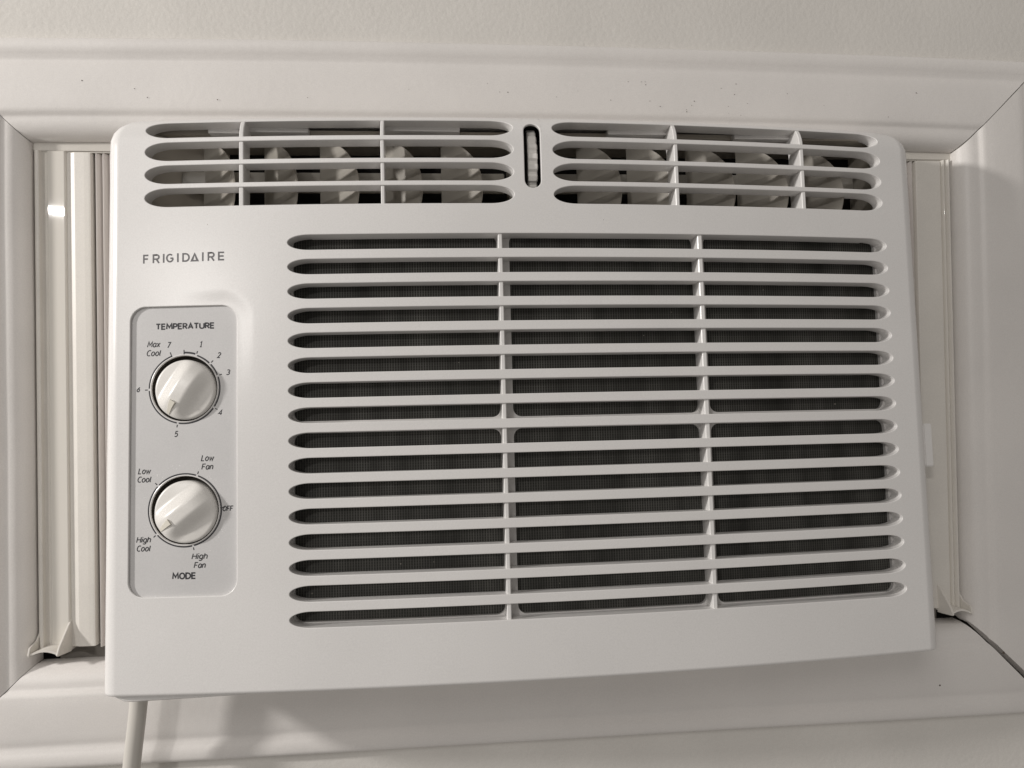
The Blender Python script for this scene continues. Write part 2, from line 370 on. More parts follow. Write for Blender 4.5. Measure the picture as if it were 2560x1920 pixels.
# top block (split at the wheel slot so its two vents can share rows)
us = sorted(set([round(x, 5) for x in EDGE_L + EDGE_R + sum([s.stations() for s in VL[:1] + VR[:1]], []) + lin(-170, -1.4, 20) + lin(46.2, 214.3, 20) + lin(-196, -183.45, 3) + lin(227.8, 241, 3)
     + [ws_c + ws_a * math.sin(math.pi / 2 * k / 6) for k in range(-6, 7)] + [12.05, 14.5, 30.0, 32.75, uA]]))
def which(u): return VL if u < 15 else VR
levels = [lambda u: vT, lambda u: 115.5]; solid_rows = [True]; sub = [2]
for k in (3, 2, 1, 0):
    levels.append(lambda u, k=k: which(u)[k].c - which(u)[k].half(u)); levels.append(lambda u, k=k: which(u)[k].c + which(u)[k].half(u))
levels.append(lambda u: 167.0); levels.append(lambda u: 169.0); levels.append(lambda u: 169.8); levels.append(lambda u: VT)
def solid_top(j, u):
    inv = VL[0].uL - FIL < u < VL[0].uR + FIL or VR[0].uL - FIL < u < VR[0].uR + FIL
    if abs(u - ws_c) < ws_a: return False
    if j in (2, 4, 6, 8): return False if inv else False
    if j in (3, 5, 7): # between slots: slats are their own parts in the straight stretch
        for S in (VL, VR):
            if S[0].uL + S[0].a < u < S[0].uR - S[0].a: return False
    return True
block(panel, us, levels, solid_top, [2, 1, 1, 3, 1, 3, 1, 3, 1, 2, 3, 2, 2], cache)
# strip holding the wheel slot
def ws_h(u): return math.sqrt(max(0.0, ws_a ** 2 - (u - ws_c) ** 2))
wus = [ws_c + ws_a * math.sin(math.pi / 2 * k / 6) for k in range(-6, 7)]
wl = [lambda u: vT, lambda u: ws_bot + ws_a - ws_h(u), lambda u: ws_top - ws_a + ws_h(u), lambda u: 169.0, lambda u: 169.8, lambda u: VT]
block(panel, wus, wl, lambda j, u: j != 1, [4, 1, 4, 2, 2], cache)
wp = []
for k in range(24):
    a = 2 * math.pi * k / 24; cv = (ws_top - ws_a) if math.sin(a) >= 0 else (ws_bot + ws_a)
    wp.append((ws_c + ws_a * math.cos(a), cv + ws_a * math.sin(a), -math.cos(a), -math.sin(a)))
    if k == 0 or k == 12: pass
wp2 = []
for a in [math.pi * k / 12 for k in range(13)]: wp2.append((ws_c + ws_a * math.cos(a), ws_top - ws_a + ws_a * math.sin(a), -math.cos(a), -math.sin(a)))
for v in lin(ws_top - ws_a, ws_bot + ws_a, 8)[1:-1]: wp2.append((ws_c - ws_a, v, 1, 0))
for a in [math.pi + math.pi * k / 12 for k in range(13)]: wp2.append((ws_c + ws_a * math.cos(a), ws_bot + ws_a + ws_a * math.sin(a), -math.cos(a), -math.sin(a)))
for v in lin(ws_bot + ws_a, ws_top - ws_a, 8)[1:-1]: wp2.append((ws_c + ws_a, v, -1, 0))
rim(panel, wp2, closed=True, depth=2.2)
# lower right block: grille
gs = sorted(set([round(x, 5) for x in GR[0].stations() + EDGE_R + lin(uA, -108.95, 2) + lin(-97, 216.9, 34) + lin(228.85, 241, 3)]))
levels = [lambda u: VB]; 
for f in (0.15, 0.5, 1.1, 2.0): levels.append(lambda u, f=f: VB + f)
for k in range(15, -1, -1):
    levels.append(lambda u, k=k: GR[k].c - GR[k].half(u)); levels.append(lambda u, k=k: GR[k].c + GR[k].half(u))
levels.append(lambda u: vT)
nl = len(levels)
def solid_gr(j, u):
    if j < 5 or j == nl - 2: return True
    if (j - 5) % 2 == 0: return False
    return not (GR[0].uL + GR[0].a < u < GR[0].uR - GR[0].a)
block(panel, gs, levels, solid_gr, [1, 1, 1, 1, 4] + [1, 2] * 15 + [1, 2], cache)
# lower left block: control recess
HU0, HU1, HV0, HV1, HR = -190.0 - FIL, -135.0 + FIL, -84.0 - FIL, 65.0 + FIL, 8.5
hx = [HU0 + HR * (1 - math.cos(math.pi / 2 * k / 7)) for k in range(8)]; hx2 = [HU1 - HR * (1 - math.cos(math.pi / 2 * k / 7)) for k in range(8)]
cs = sorted(set([round(x, 5) for x in EDGE_L + lin(-196, HU0, 3) + hx + hx2 + lin(HU0 + HR, HU1 - HR, 18) + lin(HU1, uA, 10)]))
def hc(u):
    t = 0
    if u < HU0 + HR: t = HU0 + HR - u
    elif u > HU1 - HR: t = u - HU1 + HR
    return HR - math.sqrt(max(0, HR * HR - min(t, HR) ** 2))
lv = [lambda u: VB] + [lambda u, f=f: VB + f for f in (0.15, 0.5, 1.1, 2.0)] + [lambda u: HV0 + hc(u), lambda u: HV1 - hc(u), lambda u: vT]
block(panel, cs, lv, lambda j, u: j != 5 or u < HU0 or u > HU1, [1, 1, 1, 1, 12, 60, 26], cache)
rp = []
for k in range(13): a = math.pi / 2 * k / 12; rp.append((HU1 - HR + HR * math.cos(a), HV1 - HR + HR * math.sin(a), -math.cos(a), -math.sin(a)))
for u in lin(HU1 - HR, HU0 + HR, 16)[1:-1]: rp.append((u, HV1, 0, -1))
for k in range(13): a = math.pi / 2 + math.pi / 2 * k / 12; rp.append((HU0 + HR + HR * math.cos(a), HV1 - HR + HR * math.sin(a), -math.cos(a), -math.sin(a)))
for v in lin(HV1 - HR, HV0 + HR, 40)[1:-1]: rp.append((HU0, v, 1, 0))
for k in range(13): a = math.pi + math.pi / 2 * k / 12; rp.append((HU0 + HR + HR * math.cos(a), HV0 + HR + HR * math.sin(a), -math.cos(a), -math.sin(a)))
for u in lin(HU0 + HR, HU1 - HR, 16)[1:-1]: rp.append((u, HV0, 0, 1))
for k in range(13): a = 1.5 * math.pi + math.pi / 2 * k / 12; rp.append((HU1 - HR + HR * math.cos(a), HV0 + HR + HR * math.sin(a), -math.cos(a), -math.sin(a)))
for v in lin(HV0 + HR, HV1 - HR, 40)[1:-1]: rp.append((HU1, v, -1, 0))
rim(panel, rp, closed=True, depth=3.4)
# rims of the slots that belong to the panel
for s in GR + VL + VR:
    U_ = gs if s in GR else us
    rim(panel, s.end_pts(-1, U_), depth=SD); rim(panel, s.end_pts(1, U_), depth=SD)
def straight(s, U_): return [u for u in U_ if s.uL + s.a - 1e-6 <= u <= s.uR - s.a + 1e-6]
rim(panel, [(u, GR[0].c + GR[0].h + FIL, 0, -1) for u in straight(GR[0], gs)], depth=SD, draft=0.3)
rim(panel, [(u, GR[15].c - GR[15].h - FIL, 0, 1) for u in straight(GR[15], gs)], depth=SD)
for S in (VL, VR):
    rim(panel, [(u, S[0].c + S[0].h + FIL, 0, -1) for u in straight(S[0], us)], depth=SD)
    rim(panel, [(u, S[3].c - S[3].h - FIL, 0, 1) for u in straight(S[3], us)], depth=SD)
# outer skirt back to the wall side
def skirt(pts, rise=False):
    r = []
    for u, v, n in pts:
        p = Vector(P(u, v)); q = p.copy(); q.y = 34; q.z += 20.0 if rise else max(0, 20 - (v - VB)); r.append((panel.vert(p, n), panel.vert(q, n)))
    for a, b in zip(r, r[1:]): panel.face(a[0], b[0], b[1], a[1])
vl = sorted(set(lin(VB, VT - 16, 30) + [168, 169, 169.8] + TOPV))
skirt([(UL, v, Vector((-1, 0, 0))) for v in vl]); skirt([(UR, v, Vector((1, 0, 0))) for v in vl])
ul = sorted(set(EDGE_L + EDGE_R + lin(-196, 241, 60)))
skirt([(u, VT, Vector((0, 0, 1))) for u in ul]); skirt([(u, VB, Vector((0, 0.3, -0.95))) for u in ul], True)
panel.build('front_panel', PLASTIC, ac)

# --- slats (one object each)
def slat(name, lower, upper, us_, prev_n=2):
    # material between slot 'lower' (below) and slot 'upper' (above)
    mb = MB(); c = {}
    lo = lower.c + lower.h + FIL; hi = upper.c - upper.h - FIL
    U_ = us_
    block(mb, U_, [lambda u: lo, lambda u: hi], lambda j, u: True, [prev_n], c)
    rim(mb, [(u, lo, 0, -1) for u in U_], depth=SD); rim(mb, [(u, hi, 0, 1) for u in U_], depth=SD)
    b0 = []
    for u in U_:
        y = P(u, lo)[1] + SD
        b0.append((mb.vert((u, y, lo - FIL), Vector((0, 1, 0))), mb.vert((u, y, hi + FIL), Vector((0, 1, 0)))))
    for a, b in zip(b0, b0[1:]): mb.face(a[0], a[1], b[1], b[0])
    return mb.build('slat', PLASTIC, ac)
for k in range(15): slat('slat', GR[k + 1], GR[k], straight(GR[0], gs))
for S in (VL, VR):
    for k in range(3): slat('slat', S[k + 1], S[k], straight(S[0], us))

# --- upright ribs crossing the slots
def rib(u, wd, v0, v1, setb, lean=0.0, n=24, depth=SD):
    mb = MB(); rings = []
    for k in range(n + 1):
        v = v0 + (v1 - v0) * k / n; uc = u + lean * (v - v0) / (v1 - v0); y = P(u, min(v, VT))[1] + setb; h = wd / 2
        rings.append([(uc - h, y + depth - setb, v), (uc - h, y + .4, v), (uc - h + .4, y, v), (uc + h - .4, y, v), (uc + h, y + .4, v), (uc + h, y + depth - setb, v)])
    mb.sweep(rings); return mb.build('rib', PLASTIC, ac, angle=30)
rib(3.4, 2.3, -102, 102, 1.0); rib(114.4, 2.6, -102, 102, 1.0)
for u, wd in ((-132.6, 2.3), (-58.4, 2.0), (102.6, 2.2), (177.9, 2.3)): rib(u, wd, 117.6, 165.4, 0.7, depth=SD + 5)

# --- filter frame and net behind the grille
def frame_mesh(cols, rows, R, y0, y1, u0, u1, v0, v1):
    mb = MB()
    # solid web cells: build as grid minus rounded openings
    for ci, (a, b) in enumerate(cols):
        for ri, (lo, hi) in enumerate(rows):
            A = cols[ci - 1][1] if ci else u0; B = cols[ci + 1][0] if ci + 1 < len(cols) else u1
            L_ = rows[ri - 1][1] if ri else v0; H_ = rows[ri + 1][0] if ri + 1 < len(rows) else v1
            oa, ob = ((A + a) / 2 if ci else u0), ((B + b) / 2 if ci + 1 < len(cols) else u1)
            ol, oh = ((L_ + lo) / 2 if ri else v0), ((H_ + hi) / 2 if ri + 1 < len(rows) else v1)
            inn = []; out = []
            for cx, cz, a0 in ((b - R, hi - R, 0), (a + R, hi - R, 90), (a + R, lo + R, 180), (b - R, lo + R, 270)):
                for k in range(7):
                    t = math.radians(a0 + 15 * k); inn.append((cx + R * math.cos(t), cz + R * math.sin(t)))
                    out.append((ob if a0 in (0, 270) else oa, oh if a0 in (0, 90) else ol))
            n = len(inn)
            f = [mb.vert((x, y0, z)) for x, z in inn]; o = [mb.vert((x, y0, z)) for x, z in out]; bk = [mb.vert((x, y1, z)) for x, z in inn]
            for k in range(n):
                j = (k + 1) % n
                if out[k] == out[j]: mb.face(f[k], f[j], o[k])
                else: mb.face(f[k], f[j], o[j], o[k])
                mb.face(f[k], bk[k], bk[j], f[j])
    return mb
cols = [(-107.6, 2.2), (9.0, 113.2), (119.4, 226.6)]; rows = [(-100.8, -2.7), (3.7, 103.4)]
fm = frame_mesh(cols, rows, 4.5, SD + 0.3, SD + 3.6, -116, 236, -108, 109)
def bowed(mb):
    # cut long faces across so that the sheet can follow the bowed face
    import bmesh
    bm = bmesh.new(); vs = [bm.verts.new(p) for p in mb.v]
    for f in mb.f:
        try: bm.faces.new([vs[i] for i in f])
        except ValueError: pass
    for x in range(-110, 236, 14):
        bmesh.ops.bisect_plane(bm, geom=bm.verts[:] + bm.edges[:] + bm.faces[:], plane_co=(x + .37, 0, 0), plane_no=(1, 0, 0))
    bm.verts.index_update(); out = MB()
    for v in bm.verts: out.vert((v.co.x, v.co.y - 14.0 * (1 - (v.co.x / 225.0) ** 2), v.co.z))
    for f in bm.faces: out.face(*[v.index for v in f.verts])
    bm.free(); return out
filt = bowed(fm).build('filter_frame', PLASTIC, ac)
mb = MB(); mb.box(-115, 235, SD + 3.0, SD + 3.5, -107, 108)
bowed(mb).build('filter_net', NET, filt)

# --- vent duct
mb = MB()
D = 46.0
def quad(*p): mb.face(*[mb.vert(q) for q in p])
for a, b in ((-187.0, 12.8), (31.2, 231.0)):
    t, l = 163.5, 114.5; yf = SD + 1 - W(a, 150)
    sl = 40 if a < 0 else 0; quad((a, yf + 1, l), (a + sl, D, l), (a + sl, D, t), (a, yf + 1, t)); yb = SD + 2 - W(b, 150); quad((b, yb, l), (b, D, l), (b, D, t), (b, yb, t))
    quad((a, yf + 1, l), (b, yb, l), (b, D, l), (a, D, l)); 
    quad((a, 30, t), (b, 30, t), (b, D, t), (a, D, t))
mb.build('duct', DUCT, ac)
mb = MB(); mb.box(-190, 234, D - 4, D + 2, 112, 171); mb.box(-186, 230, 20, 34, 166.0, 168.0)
mb.build('duct_shade_sheet', DARK, ac)  # black sheets added as the shade at the back of the duct
# --- ceiling tabs of the vent
for a, b in ((-153.8, -137.3), (-133.6, -99.7), (-57.4, -16.4), (67.5, 101.5), (143.4, 177.0)):
    mb = MB(); y_ = -W((a + b) / 2, 150) + SD; mb.box(a, b, y_ + 4.4, y_ + 10, 162.9, 166.4); mb.build('tab', PLASTIC, ac, bevel=0.3)
# --- vanes: D-shaped blades turned towards the right
vm = None
for u in (-138.4, -105.0, -72.0, -37.6, -4.6, 73.8, 105.2, 140.5, 172.7, 207.0):
    if vm is None:
        mb = MB(); L_, th, R_ = 30.0, 1.1, 34.0; out = []
        for k in range(21):
            z = -15.5 + 45.5 * k / 20; out.append((-(R_ - math.sqrt(R_ * R_ - z * z)) * 1.15, z))
        out += [(-L_, 30.0), (-L_, -15.5)]
        ang = math.radians(42); ca, sa = math.cos(ang), math.sin(ang)
        rr = []
        for d in (-th / 2, th / 2): rr.append([(s * ca + d * sa, -s * sa + d * ca, z) for s, z in out])
        mb.sweep(rr); o = mb.build('vane', VANE, ac, bevel=0.2); vm = o.data
    else:
        o = bpy.data.objects.new('vane', vm); sc.collection.objects.link(o); o.parent = ac
    o.location = Vector((u, 6.0 - W(u, 130) * 0.5, 130.5)) * MM; o.rotation_euler = (0, 0, math.radians(random.uniform(-3, 3)))
# --- link bars
for a, b in ((-172, 9.5), (36, 222)):
    mb = MB(); mb.box(a, b, 21, 23.5, 134.5, 146.0); mb.build('link_bar', VANE, ac, bevel=0.4)
# --- thumb wheel
mb = MB(); rings = []; n = 130
for x, rr in ((-2.6, 24.4), (-2.0, 25.2), (2.0, 25.2), (2.6, 24.4)):
    ring = []
    for k in range(n):
        a = 2 * math.pi * k / n; r = rr - (0.0, 0.0, 0.0, 1.1, 1.1)[k % 5]
        ring.append((x, -r * math.cos(a), r * math.sin(a)))
    rings.append(ring)
mb.sweep(rings); wo = mb.build('thumb_wheel', KNOB, ac, angle=20); wo.location = Vector((22.5, 13.0, 143.4)) * MM
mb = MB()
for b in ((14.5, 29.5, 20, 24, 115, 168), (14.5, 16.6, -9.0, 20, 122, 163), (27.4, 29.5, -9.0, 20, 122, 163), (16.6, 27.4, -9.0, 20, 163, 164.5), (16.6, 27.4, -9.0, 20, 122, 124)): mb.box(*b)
mb.build('wheel_well', DARK, ac)  # well coloured near-black for the shade around the wheel

# --- chassis behind the panel
mb = MB()
for b in ((-194, -191, 12, 130, -119.5, 167), (238, 241, 12, 130, -119.5, 167), (-191, 238, 12, 130, 164, 167), (-191, 238, 12, 130, -119.5, -116.5)): mb.box(*b)
mb.build('chassis', DUCT, ac)
# --- release tab on the right edge
mb = MB(); mb.box(251.5, 256.6, 12, 15, -30.5, -5.5); mb.build('release_tab', PLASTIC, ac, bevel=0.5)
# --- cord grommet under the panel and the cord
mb = MB(); rings = []
for k in range(17):
    t = k / 16; u = -198 + 66 * t; z = -137.6 + 2.6 * (1 - min(1, t * 9) ** 0.5) + 2.6 * t; y = -W(u, -120) + 4.5
    rings.append([(u, y, -129), (u, y + 5, -127), (u, y + 5, z + .4), (u, y + 1.2, z), (u, y, z + .8)])
mb.sweep(rings); mb.build('underside_lip', PLASTIC, ac, angle=50)
def tube(name, pts, r, m, parent, n=14):
    mb = MB(); rings = []
    for i, p in enumerate(pts):
        a = Vector(pts[max(0, i - 1)]); b = Vector(pts[min(len(pts) - 1, i + 1)]); t = (b - a).normalized()
        x = t.cross(Vector((0, 1, 0))).normalized(); y = x.cross(t).normalized(); c = Vector(p)
        rings.append([tuple(c + x * r * math.cos(2 * math.pi * k / n) + y * r * math.sin(2 * math.pi * k / n)) for k in range(n)])
    mb.sweep(rings); return mb.build(name, m, parent, angle=60)
def bez(ps, n):
    out = []
    for i in range(n + 1):
        t = i / n; q = [Vector(p) for p in ps]
        while len(q) > 1: q = [a.lerp(b, t) for a, b in zip(q, q[1:])]
        out.append(tuple(q[0]))
    return out
cordpts = bez([(-193.5, 26, -118), (-194.5, 27, -140), (-197, 30, -165), (-205, 33, -190), (-207, 36, -230), (-203, 38, -330)], 30)
tube('power_cord', cordpts, 4.6, CORD, ac)

# --- control plate, wells, knobs
PY = 1.6         # how far the plate lies behind the face
def PW(u): return 14.0 * (1 - (u / 225.0) ** 2) - PY
K1, K2 = (-162.2, 22.1), (-161.8, -40.6); R1, R2 = 17.1, 17.5
def hole(u, c, r): return math.sqrt(max(0, r * r - (u - c[0]) ** 2))
pus = sorted(set([round(x, 4) for x in lin(-191.5, K1[0] - R2, 4) + lin(K1[0] + R2 + .6, -133.5, 4) + [c[0] + r * math.sin(math.pi / 2 * k / 12) for c, r in ((K1, R1), (K2, R2)) for k in range(-12, 13)]]))
mb = MB(); pc = {}
def pv(u, v):
    k = (round(u, 3), round(v, 3))
    if k not in pc: pc[k] = mb.vert((u, -PW(u), v), Vector((2 * 14 * u / 225 ** 2, -1, 0)).normalized())
    return pc[k]
plv = [lambda u: -86.0, lambda u: K2[1] - hole(u, K2, R2), lambda u: K2[1] + hole(u, K2, R2), lambda u: K1[1] - hole(u, K1, R1), lambda u: K1[1] + hole(u, K1, R1), lambda u: 67.0]
for u0, u1 in zip(pus, pus[1:]):
    um = (u0 + u1) / 2
    for j in range(5):
        if j == 1 and abs(um - K2[0]) < R2: continue
        if j == 3 and abs(um - K1[0]) < R1: continue
        ids = []
        for u, l in ((u0, j), (u1, j), (u1, j + 1), (u0, j + 1)):
            x = pv(u, plv[l](u))
            if x not in ids: ids.append(x)
        if len(ids) > 2: mb.face(*ids)
plate = mb.build('control_plate', PLATE, ac)
def lathe(prof, n=64):
    m = MB(); rings = []
    for r, y in prof: rings.append([(r * math.cos(2 * math.pi * k / n), y, r * math.sin(2 * math.pi * k / n)) for k in range(n)])
    m.sweep(rings, cap=False); return m
def knob(c, R, ang, off):
    y0 = -PW(c[0])
    wl_ = lathe([(R + 0.75, 0.3), (R + 0.6, -0.35), (R + 0.25, -0.5), (R, -0.2), (R - 0.1, 0.5)]).build('knob_ring', PLASTIC, ac, angle=40)
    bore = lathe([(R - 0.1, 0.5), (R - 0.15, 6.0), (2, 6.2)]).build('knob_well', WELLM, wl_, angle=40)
    wl_.location = Vector((c[0], y0, c[1])) * MM; tilt = math.atan(28.0 * c[0] / 225.0 ** 2); wl_.rotation_euler = (0, 0, tilt)
    Rk = R - 1.6; m = MB(); nr, nt = 26, 96; ids = []
    def H(x, z):   # x along ridge (towards the pointer), z across
        r = math.hypot(x, z); base = 2.2 + 1.2 * (1 - (r / Rk) ** 2)
        edge = max(0, r - (Rk - 1.2)) / 1.2; base -= 1.0 * (1 - math.sqrt(max(0, 1 - edge * edge)))
        az = abs(z)
        pl = 1 - ss(2.2, 10.0, az)
        return base + 4.2 * pl * (max(0, 1 - (abs(x) / (Rk * 1.02)) ** 3.2)) 
    for i in range(nr + 1):
        r = Rk * (1 - (1 - i / nr) ** 1.25) if i else 0
        if i == 0: ids.append([m.vert((0, -H(0, 0), 0))]); continue
        ids.append([m.vert((r * math.cos(2 * math.pi * k / nt), -H(r * math.cos(2 * math.pi * k / nt), r * math.sin(2 * math.pi * k / nt)), r * math.sin(2 * math.pi * k / nt))) for k in range(nt)])
    ids.append([m.vert((Rk * math.cos(2 * math.pi * k / nt), 5.5, Rk * math.sin(2 * math.pi * k / nt))) for k in range(nt)])
    for k in range(nt): m.face(ids[0][0], ids[1][k], ids[1][(k + 1) % nt])
    for a, b in zip(ids[1:], ids[2:]):
        for k in range(nt): m.face(a[k], b[k], b[(k + 1) % nt], a[(k + 1) % nt])
    ko = m.build('knob', KNOB, ac, angle=60)
    ko.location = Vector((c[0] + off[0], y0, c[1] + off[1])) * MM; ko.rotation_euler = (Matrix.Rotation(tilt, 3, 'Z') @ Matrix.Rotation(-math.radians(ang), 3, 'Y')).to_euler()
    m = MB(); rings = []
    for k in range(7):
        x = 7.2 + (Rk - 0.7 - 7.2) * k / 6; h = H(x, 0); hw = 1.5 - 0.85 * k / 6; e = 1.15 - 0.8 * k / 6
        rings.append([(x, -h - e, -hw), (x, -h - e, hw), (x, -h + 1.2, hw + .2), (x, -h + 1.2, -hw - .2)])
    m.sweep(rings); po = m.build('pointer', POINT, ko, angle=5)
knob(K1, R1, 237, (0.9, -0.75)); knob(K2, R2, 217, (0.9, -0.75))

# --- print
class Ink(MB): pass
def place(verts, faces, name, m, parent, surf):
    mb = MB()
    for u, v in verts: mb.vert((u, -surf(u, v) - 0.06, v))
    for f in faces: mb.face(*f)
    return mb.build(name, m, parent, angle=180)
def el(cx, cz, rx, rz, a0, a1, n=12):
    return [(cx + rx * math.cos(math.radians(a0 + (a1 - a0) * k / n)), cz + rz * math.sin(math.radians(a0 + (a1 - a0) * k / n))) for k in range(n + 1)]
# glyph: (width, strokes); cap height 1, x-height 0.72
GL = {
 'T': (.56, [[(0, 1), (.56, 1)], [(.28, 1), (.28, 0)]]), 'E': (.46, [[(.46, 1), (0, 1), (0, 0), (.46, 0)], [(0, .52), (.42, .52)]]),
 'M': (.72, [[(0, 0), (.06, 1), (.36, .3), (.66, 1), (.72, 0)]]), 'P': (.48, [[(0, 0), (0, 1), (.22, 1)] + el(.22, .72, .26, .28, 90, -90) + [(0, .44)]]),
 'R': (.50, [[(0, 0), (0, 1), (.22, 1)] + el(.22, .74, .26, .26, 90, -90) + [(0, .48)], [(.22, .48), (.5, 0)]]), 'A': (.60, [[(0, 0), (.3, 1), (.6, 0)], [(.1, .32), (.5, .32)]]),
 'U': (.56, [[(0, 1), (0, .28)] + el(.28, .28, .28, .28, 180, 360) + [(.56, 1)]]), 'O': (.64, [el(.32, .5, .32, .5, 90, 450, 24)]),
 'D': (.58, [[(0, 0), (0, 1), (.2, 1)] + el(.2, .5, .38, .5, 90, -90, 18) + [(0, 0)]]), 'F': (.46, [[(.46, 1), (0, 1), (0, 0)], [(0, .5), (.4, .5)]]),
 'L': (.44, [[(0, 1), (0, 0), (.44, 0)]]), 'H': (.56, [[(0, 0), (0, 1)], [(.56, 0), (.56, 1)], [(0, .52), (.56, .52)]]),
 'C': (.54, [el(.34, .5, .34, .5, 55, 305, 20)]), 'o': (.48, [el(.24, .36, .24, .36, 90, 450, 20)]), 'l': (.14, [[(.02, 1), (.02, .1), (.14, 0)]]),
 'a': (.46, [el(.22, .36, .22, .36, 60, 300, 16) + [(.44, .3)], [(.44, .72), (.44, .1), (.5, 0)]]), 'x': (.44, [[(0, .72), (.44, 0)], [(.44, .72), (0, 0)]]),
 'w': (.66, [[(0, .72), (.15, 0), (.33, .6), (.51, 0), (.66, .72)]]), 'n': (.42, [[(0, 0), (0, .72)], [(0, .45)] + el(.22, .45, .2, .27, 150, 0) + [(.42, 0)]]),
 'i': (.06, [[(.03, 0), (.03, .72)], [(.03, .9), (.03, 1.03)]]), 'g': (.46, [el(.22, .38, .22, .34, 50, 310, 16), [(.44, .72), (.44, -.1)] + el(.22, -.1, .22, .2, 0, -150)]),
 'h': (.42, [[(0, 0), (0, 1)], [(0, .45)] + el(.22, .45, .2, .27, 150, 0) + [(.42, 0)]]),
 '1': (.3, [[(0, .8), (.2, 1), (.2, 0)], [(0, 0), (.36, 0)]]), '2': (.48, [el(.24, .74, .24, .26, 160, -25) + [(0, 0), (.48, 0)]]),
 '3': (.46, [el(.2, .75, .24, .25, 140, -90), el(.2, .26, .26, .26, 90, -140)]), '4': (.52, [[(.38, 0), (.38, 1), (0, .28), (.52, .28)]]),
 '5': (.46, [[(.44, 1), (.06, 1), (.03, .56)] + el(.2, .32, .26, .32, 110, -140)]), '6': (.48, [[(.4, 1), (.12, .62)] + el(.24, .31, .24, .31, 150, 510, 20)]), '7': (.46, [[(0, 1), (.46, 1), (.14, 0)]])}
def ink_strokes(polys, wd, name, m, parent, surf):
    mb = MB(); k0 = 0
    for n_, pl in enumerate(polys):
        b = len(mb.v); cl_ = (Vector(pl[0]) - Vector(pl[-1])).length < 1e-4
        for i, p in enumerate(pl):
            pa = Vector(pl[i - 1]) if i else (Vector(pl[-2]) if cl_ else None); pb = Vector(pl[i + 1]) if i < len(pl) - 1 else (Vector(pl[1]) if cl_ else None); q0 = Vector(p)
            d1 = (q0 - pa).normalized() if pa is not None and (q0 - pa).length > 1e-9 else None; d2 = (pb - q0).normalized() if pb is not None and (pb - q0).length > 1e-9 else None
            d1 = d1 or d2; d2 = d2 or d1; d = d1 + d2
            if d.length < 1e-3: d = d1
            d = d.normalized(); q = Vector((-d.y, d.x)); c_ = max(.45, abs(q.dot(Vector((-d1.y, d1.x))))); q = q * wd / 2 / c_
            for sgn in (1, -1):
                u, v = q0.x + sgn * q.x, q0.y + sgn * q.y; mb.vert((u, -surf(u, v) - 0.05 - 0.006 * (n_ % 7), v))
        for i in range(len(pl) - 1): mb.face(b + 2 * i, b + 2 * i + 1, b + 2 * i + 3, b + 2 * i + 2)
    return mb.build(name, m, parent, angle=180)
def word(txt, x0, x1, z0, z1, wd=0.36, shear=0.0):
    x = 0.0; polys = []
    for ch in txt:
        w_, st = GL[ch]
        for pl in st: polys.append([(x + px + shear * pz, pz) for px, pz in pl])
        x += w_ + 0.2
    xa = min(p[0] for pl in polys for p in pl); xb = max(p[0] for pl in polys for p in pl); h = wd / 2
    k = (x1 - x0 - wd) / (xb - xa); kz = z1 - z0 - wd
    polys = [[(x0 + h + (px - xa) * k, z0 + h + pz * kz) for px, pz in pl] for pl in polys]
    return ink_strokes(polys, wd, 'lettering', INK, plate, lambda u, v: PW(u))
it = dict(shear=0.2, wd=0.50)
word('TEMPERATURE', -177.4, -146.7, 53.0, 56.4, wd=0.74)
word('MODE', -168.2, -156.0, -75.6, -72.1, wd=0.74)
for t, a, b, c, d in (('Max', -181.8, -174.7, 43.9, 47.2), ('Cool', -181.9, -174.4, 39.3, 42.6), ('7', -171.2, -169.2, 43.3, 46.6), ('1', -154.6, -153.1, 43.4, 46.6),
                      ('2', -145.5, -143.3, 37.5, 40.6), ('3', -140.8, -138.6, 28.5, 31.5), ('4', -144.9, -142.7, 7.7, 10.7), ('5', -167.4, -165.2, -3.0, 0.2), ('6', -187.0, -185.1, 20.7, 23.5),
                      ('Low', -153.7, -146.8, -15.8, -12.5), ('Fan', -153.5, -147.3, -20.2, -17.0), ('Low', -186.0, -179.2, -21.7, -18.5), ('Cool', -186.2, -179.0, -26.0, -22.8),
                      ('OFF', -142.6, -136.9, -41.7, -38.8), ('High', -186.7, -179.0, -56.7, -53.5), ('Cool', -186.3, -179.1, -61.1, -57.9), ('High', -158.4, -150.1, -65.7, -62.5), ('Fan', -157.3, -151.1, -70.2, -67.0)):
    word(t, a, b, c, d, **it)
# dial rings with gaps and ticks
def ringmarks(c, r0, r1, arcs, ticks):
    V, F = [], []
    for a0, a1, ra, rb in arcs:
        n = max(2, int(abs(a1 - a0) / 4)); b = len(V)
        for k in range(n + 1):
            a = math.radians(a0 + (a1 - a0) * k / n)
            V += [(c[0] + ra * math.cos(a), c[1] + ra * math.sin(a)), (c[0] + rb * math.cos(a), c[1] + rb * math.sin(a))]
        for k in range(n): F.append((b + 2 * k, b + 2 * k + 1, b + 2 * k + 3, b + 2 * k + 2))
    for a, ra, rb, w in ticks:
        a = math.radians(a); d = Vector((math.cos(a), math.sin(a))); p = Vector((-d.y, d.x)) * w / 2; b = len(V); cc = Vector(c)
        for q in (cc + d * ra - p, cc + d * rb - p, cc + d * rb + p, cc + d * ra + p): V.append(tuple(q))
        F.append((b, b + 1, b + 2, b + 3))
    place(V, F, 'dial_marks', INK, plate, lambda u, v: PW(u))
o1 = R1 + 1.35
g = [71, 44, 20, -34, -101, -179]
arcs = [(111.6, 178.8, o1 - .6, o1 + .12)] + [(a, b, o1 - .6, o1 + .12) for a, b in ((69.2, 45.8), (42.2, 21.8), (18.2, -32.4), (-35.6, -99.4), (-102.6, -177.4))] + [(91, 73, o1 - .2, o1 + .75)]
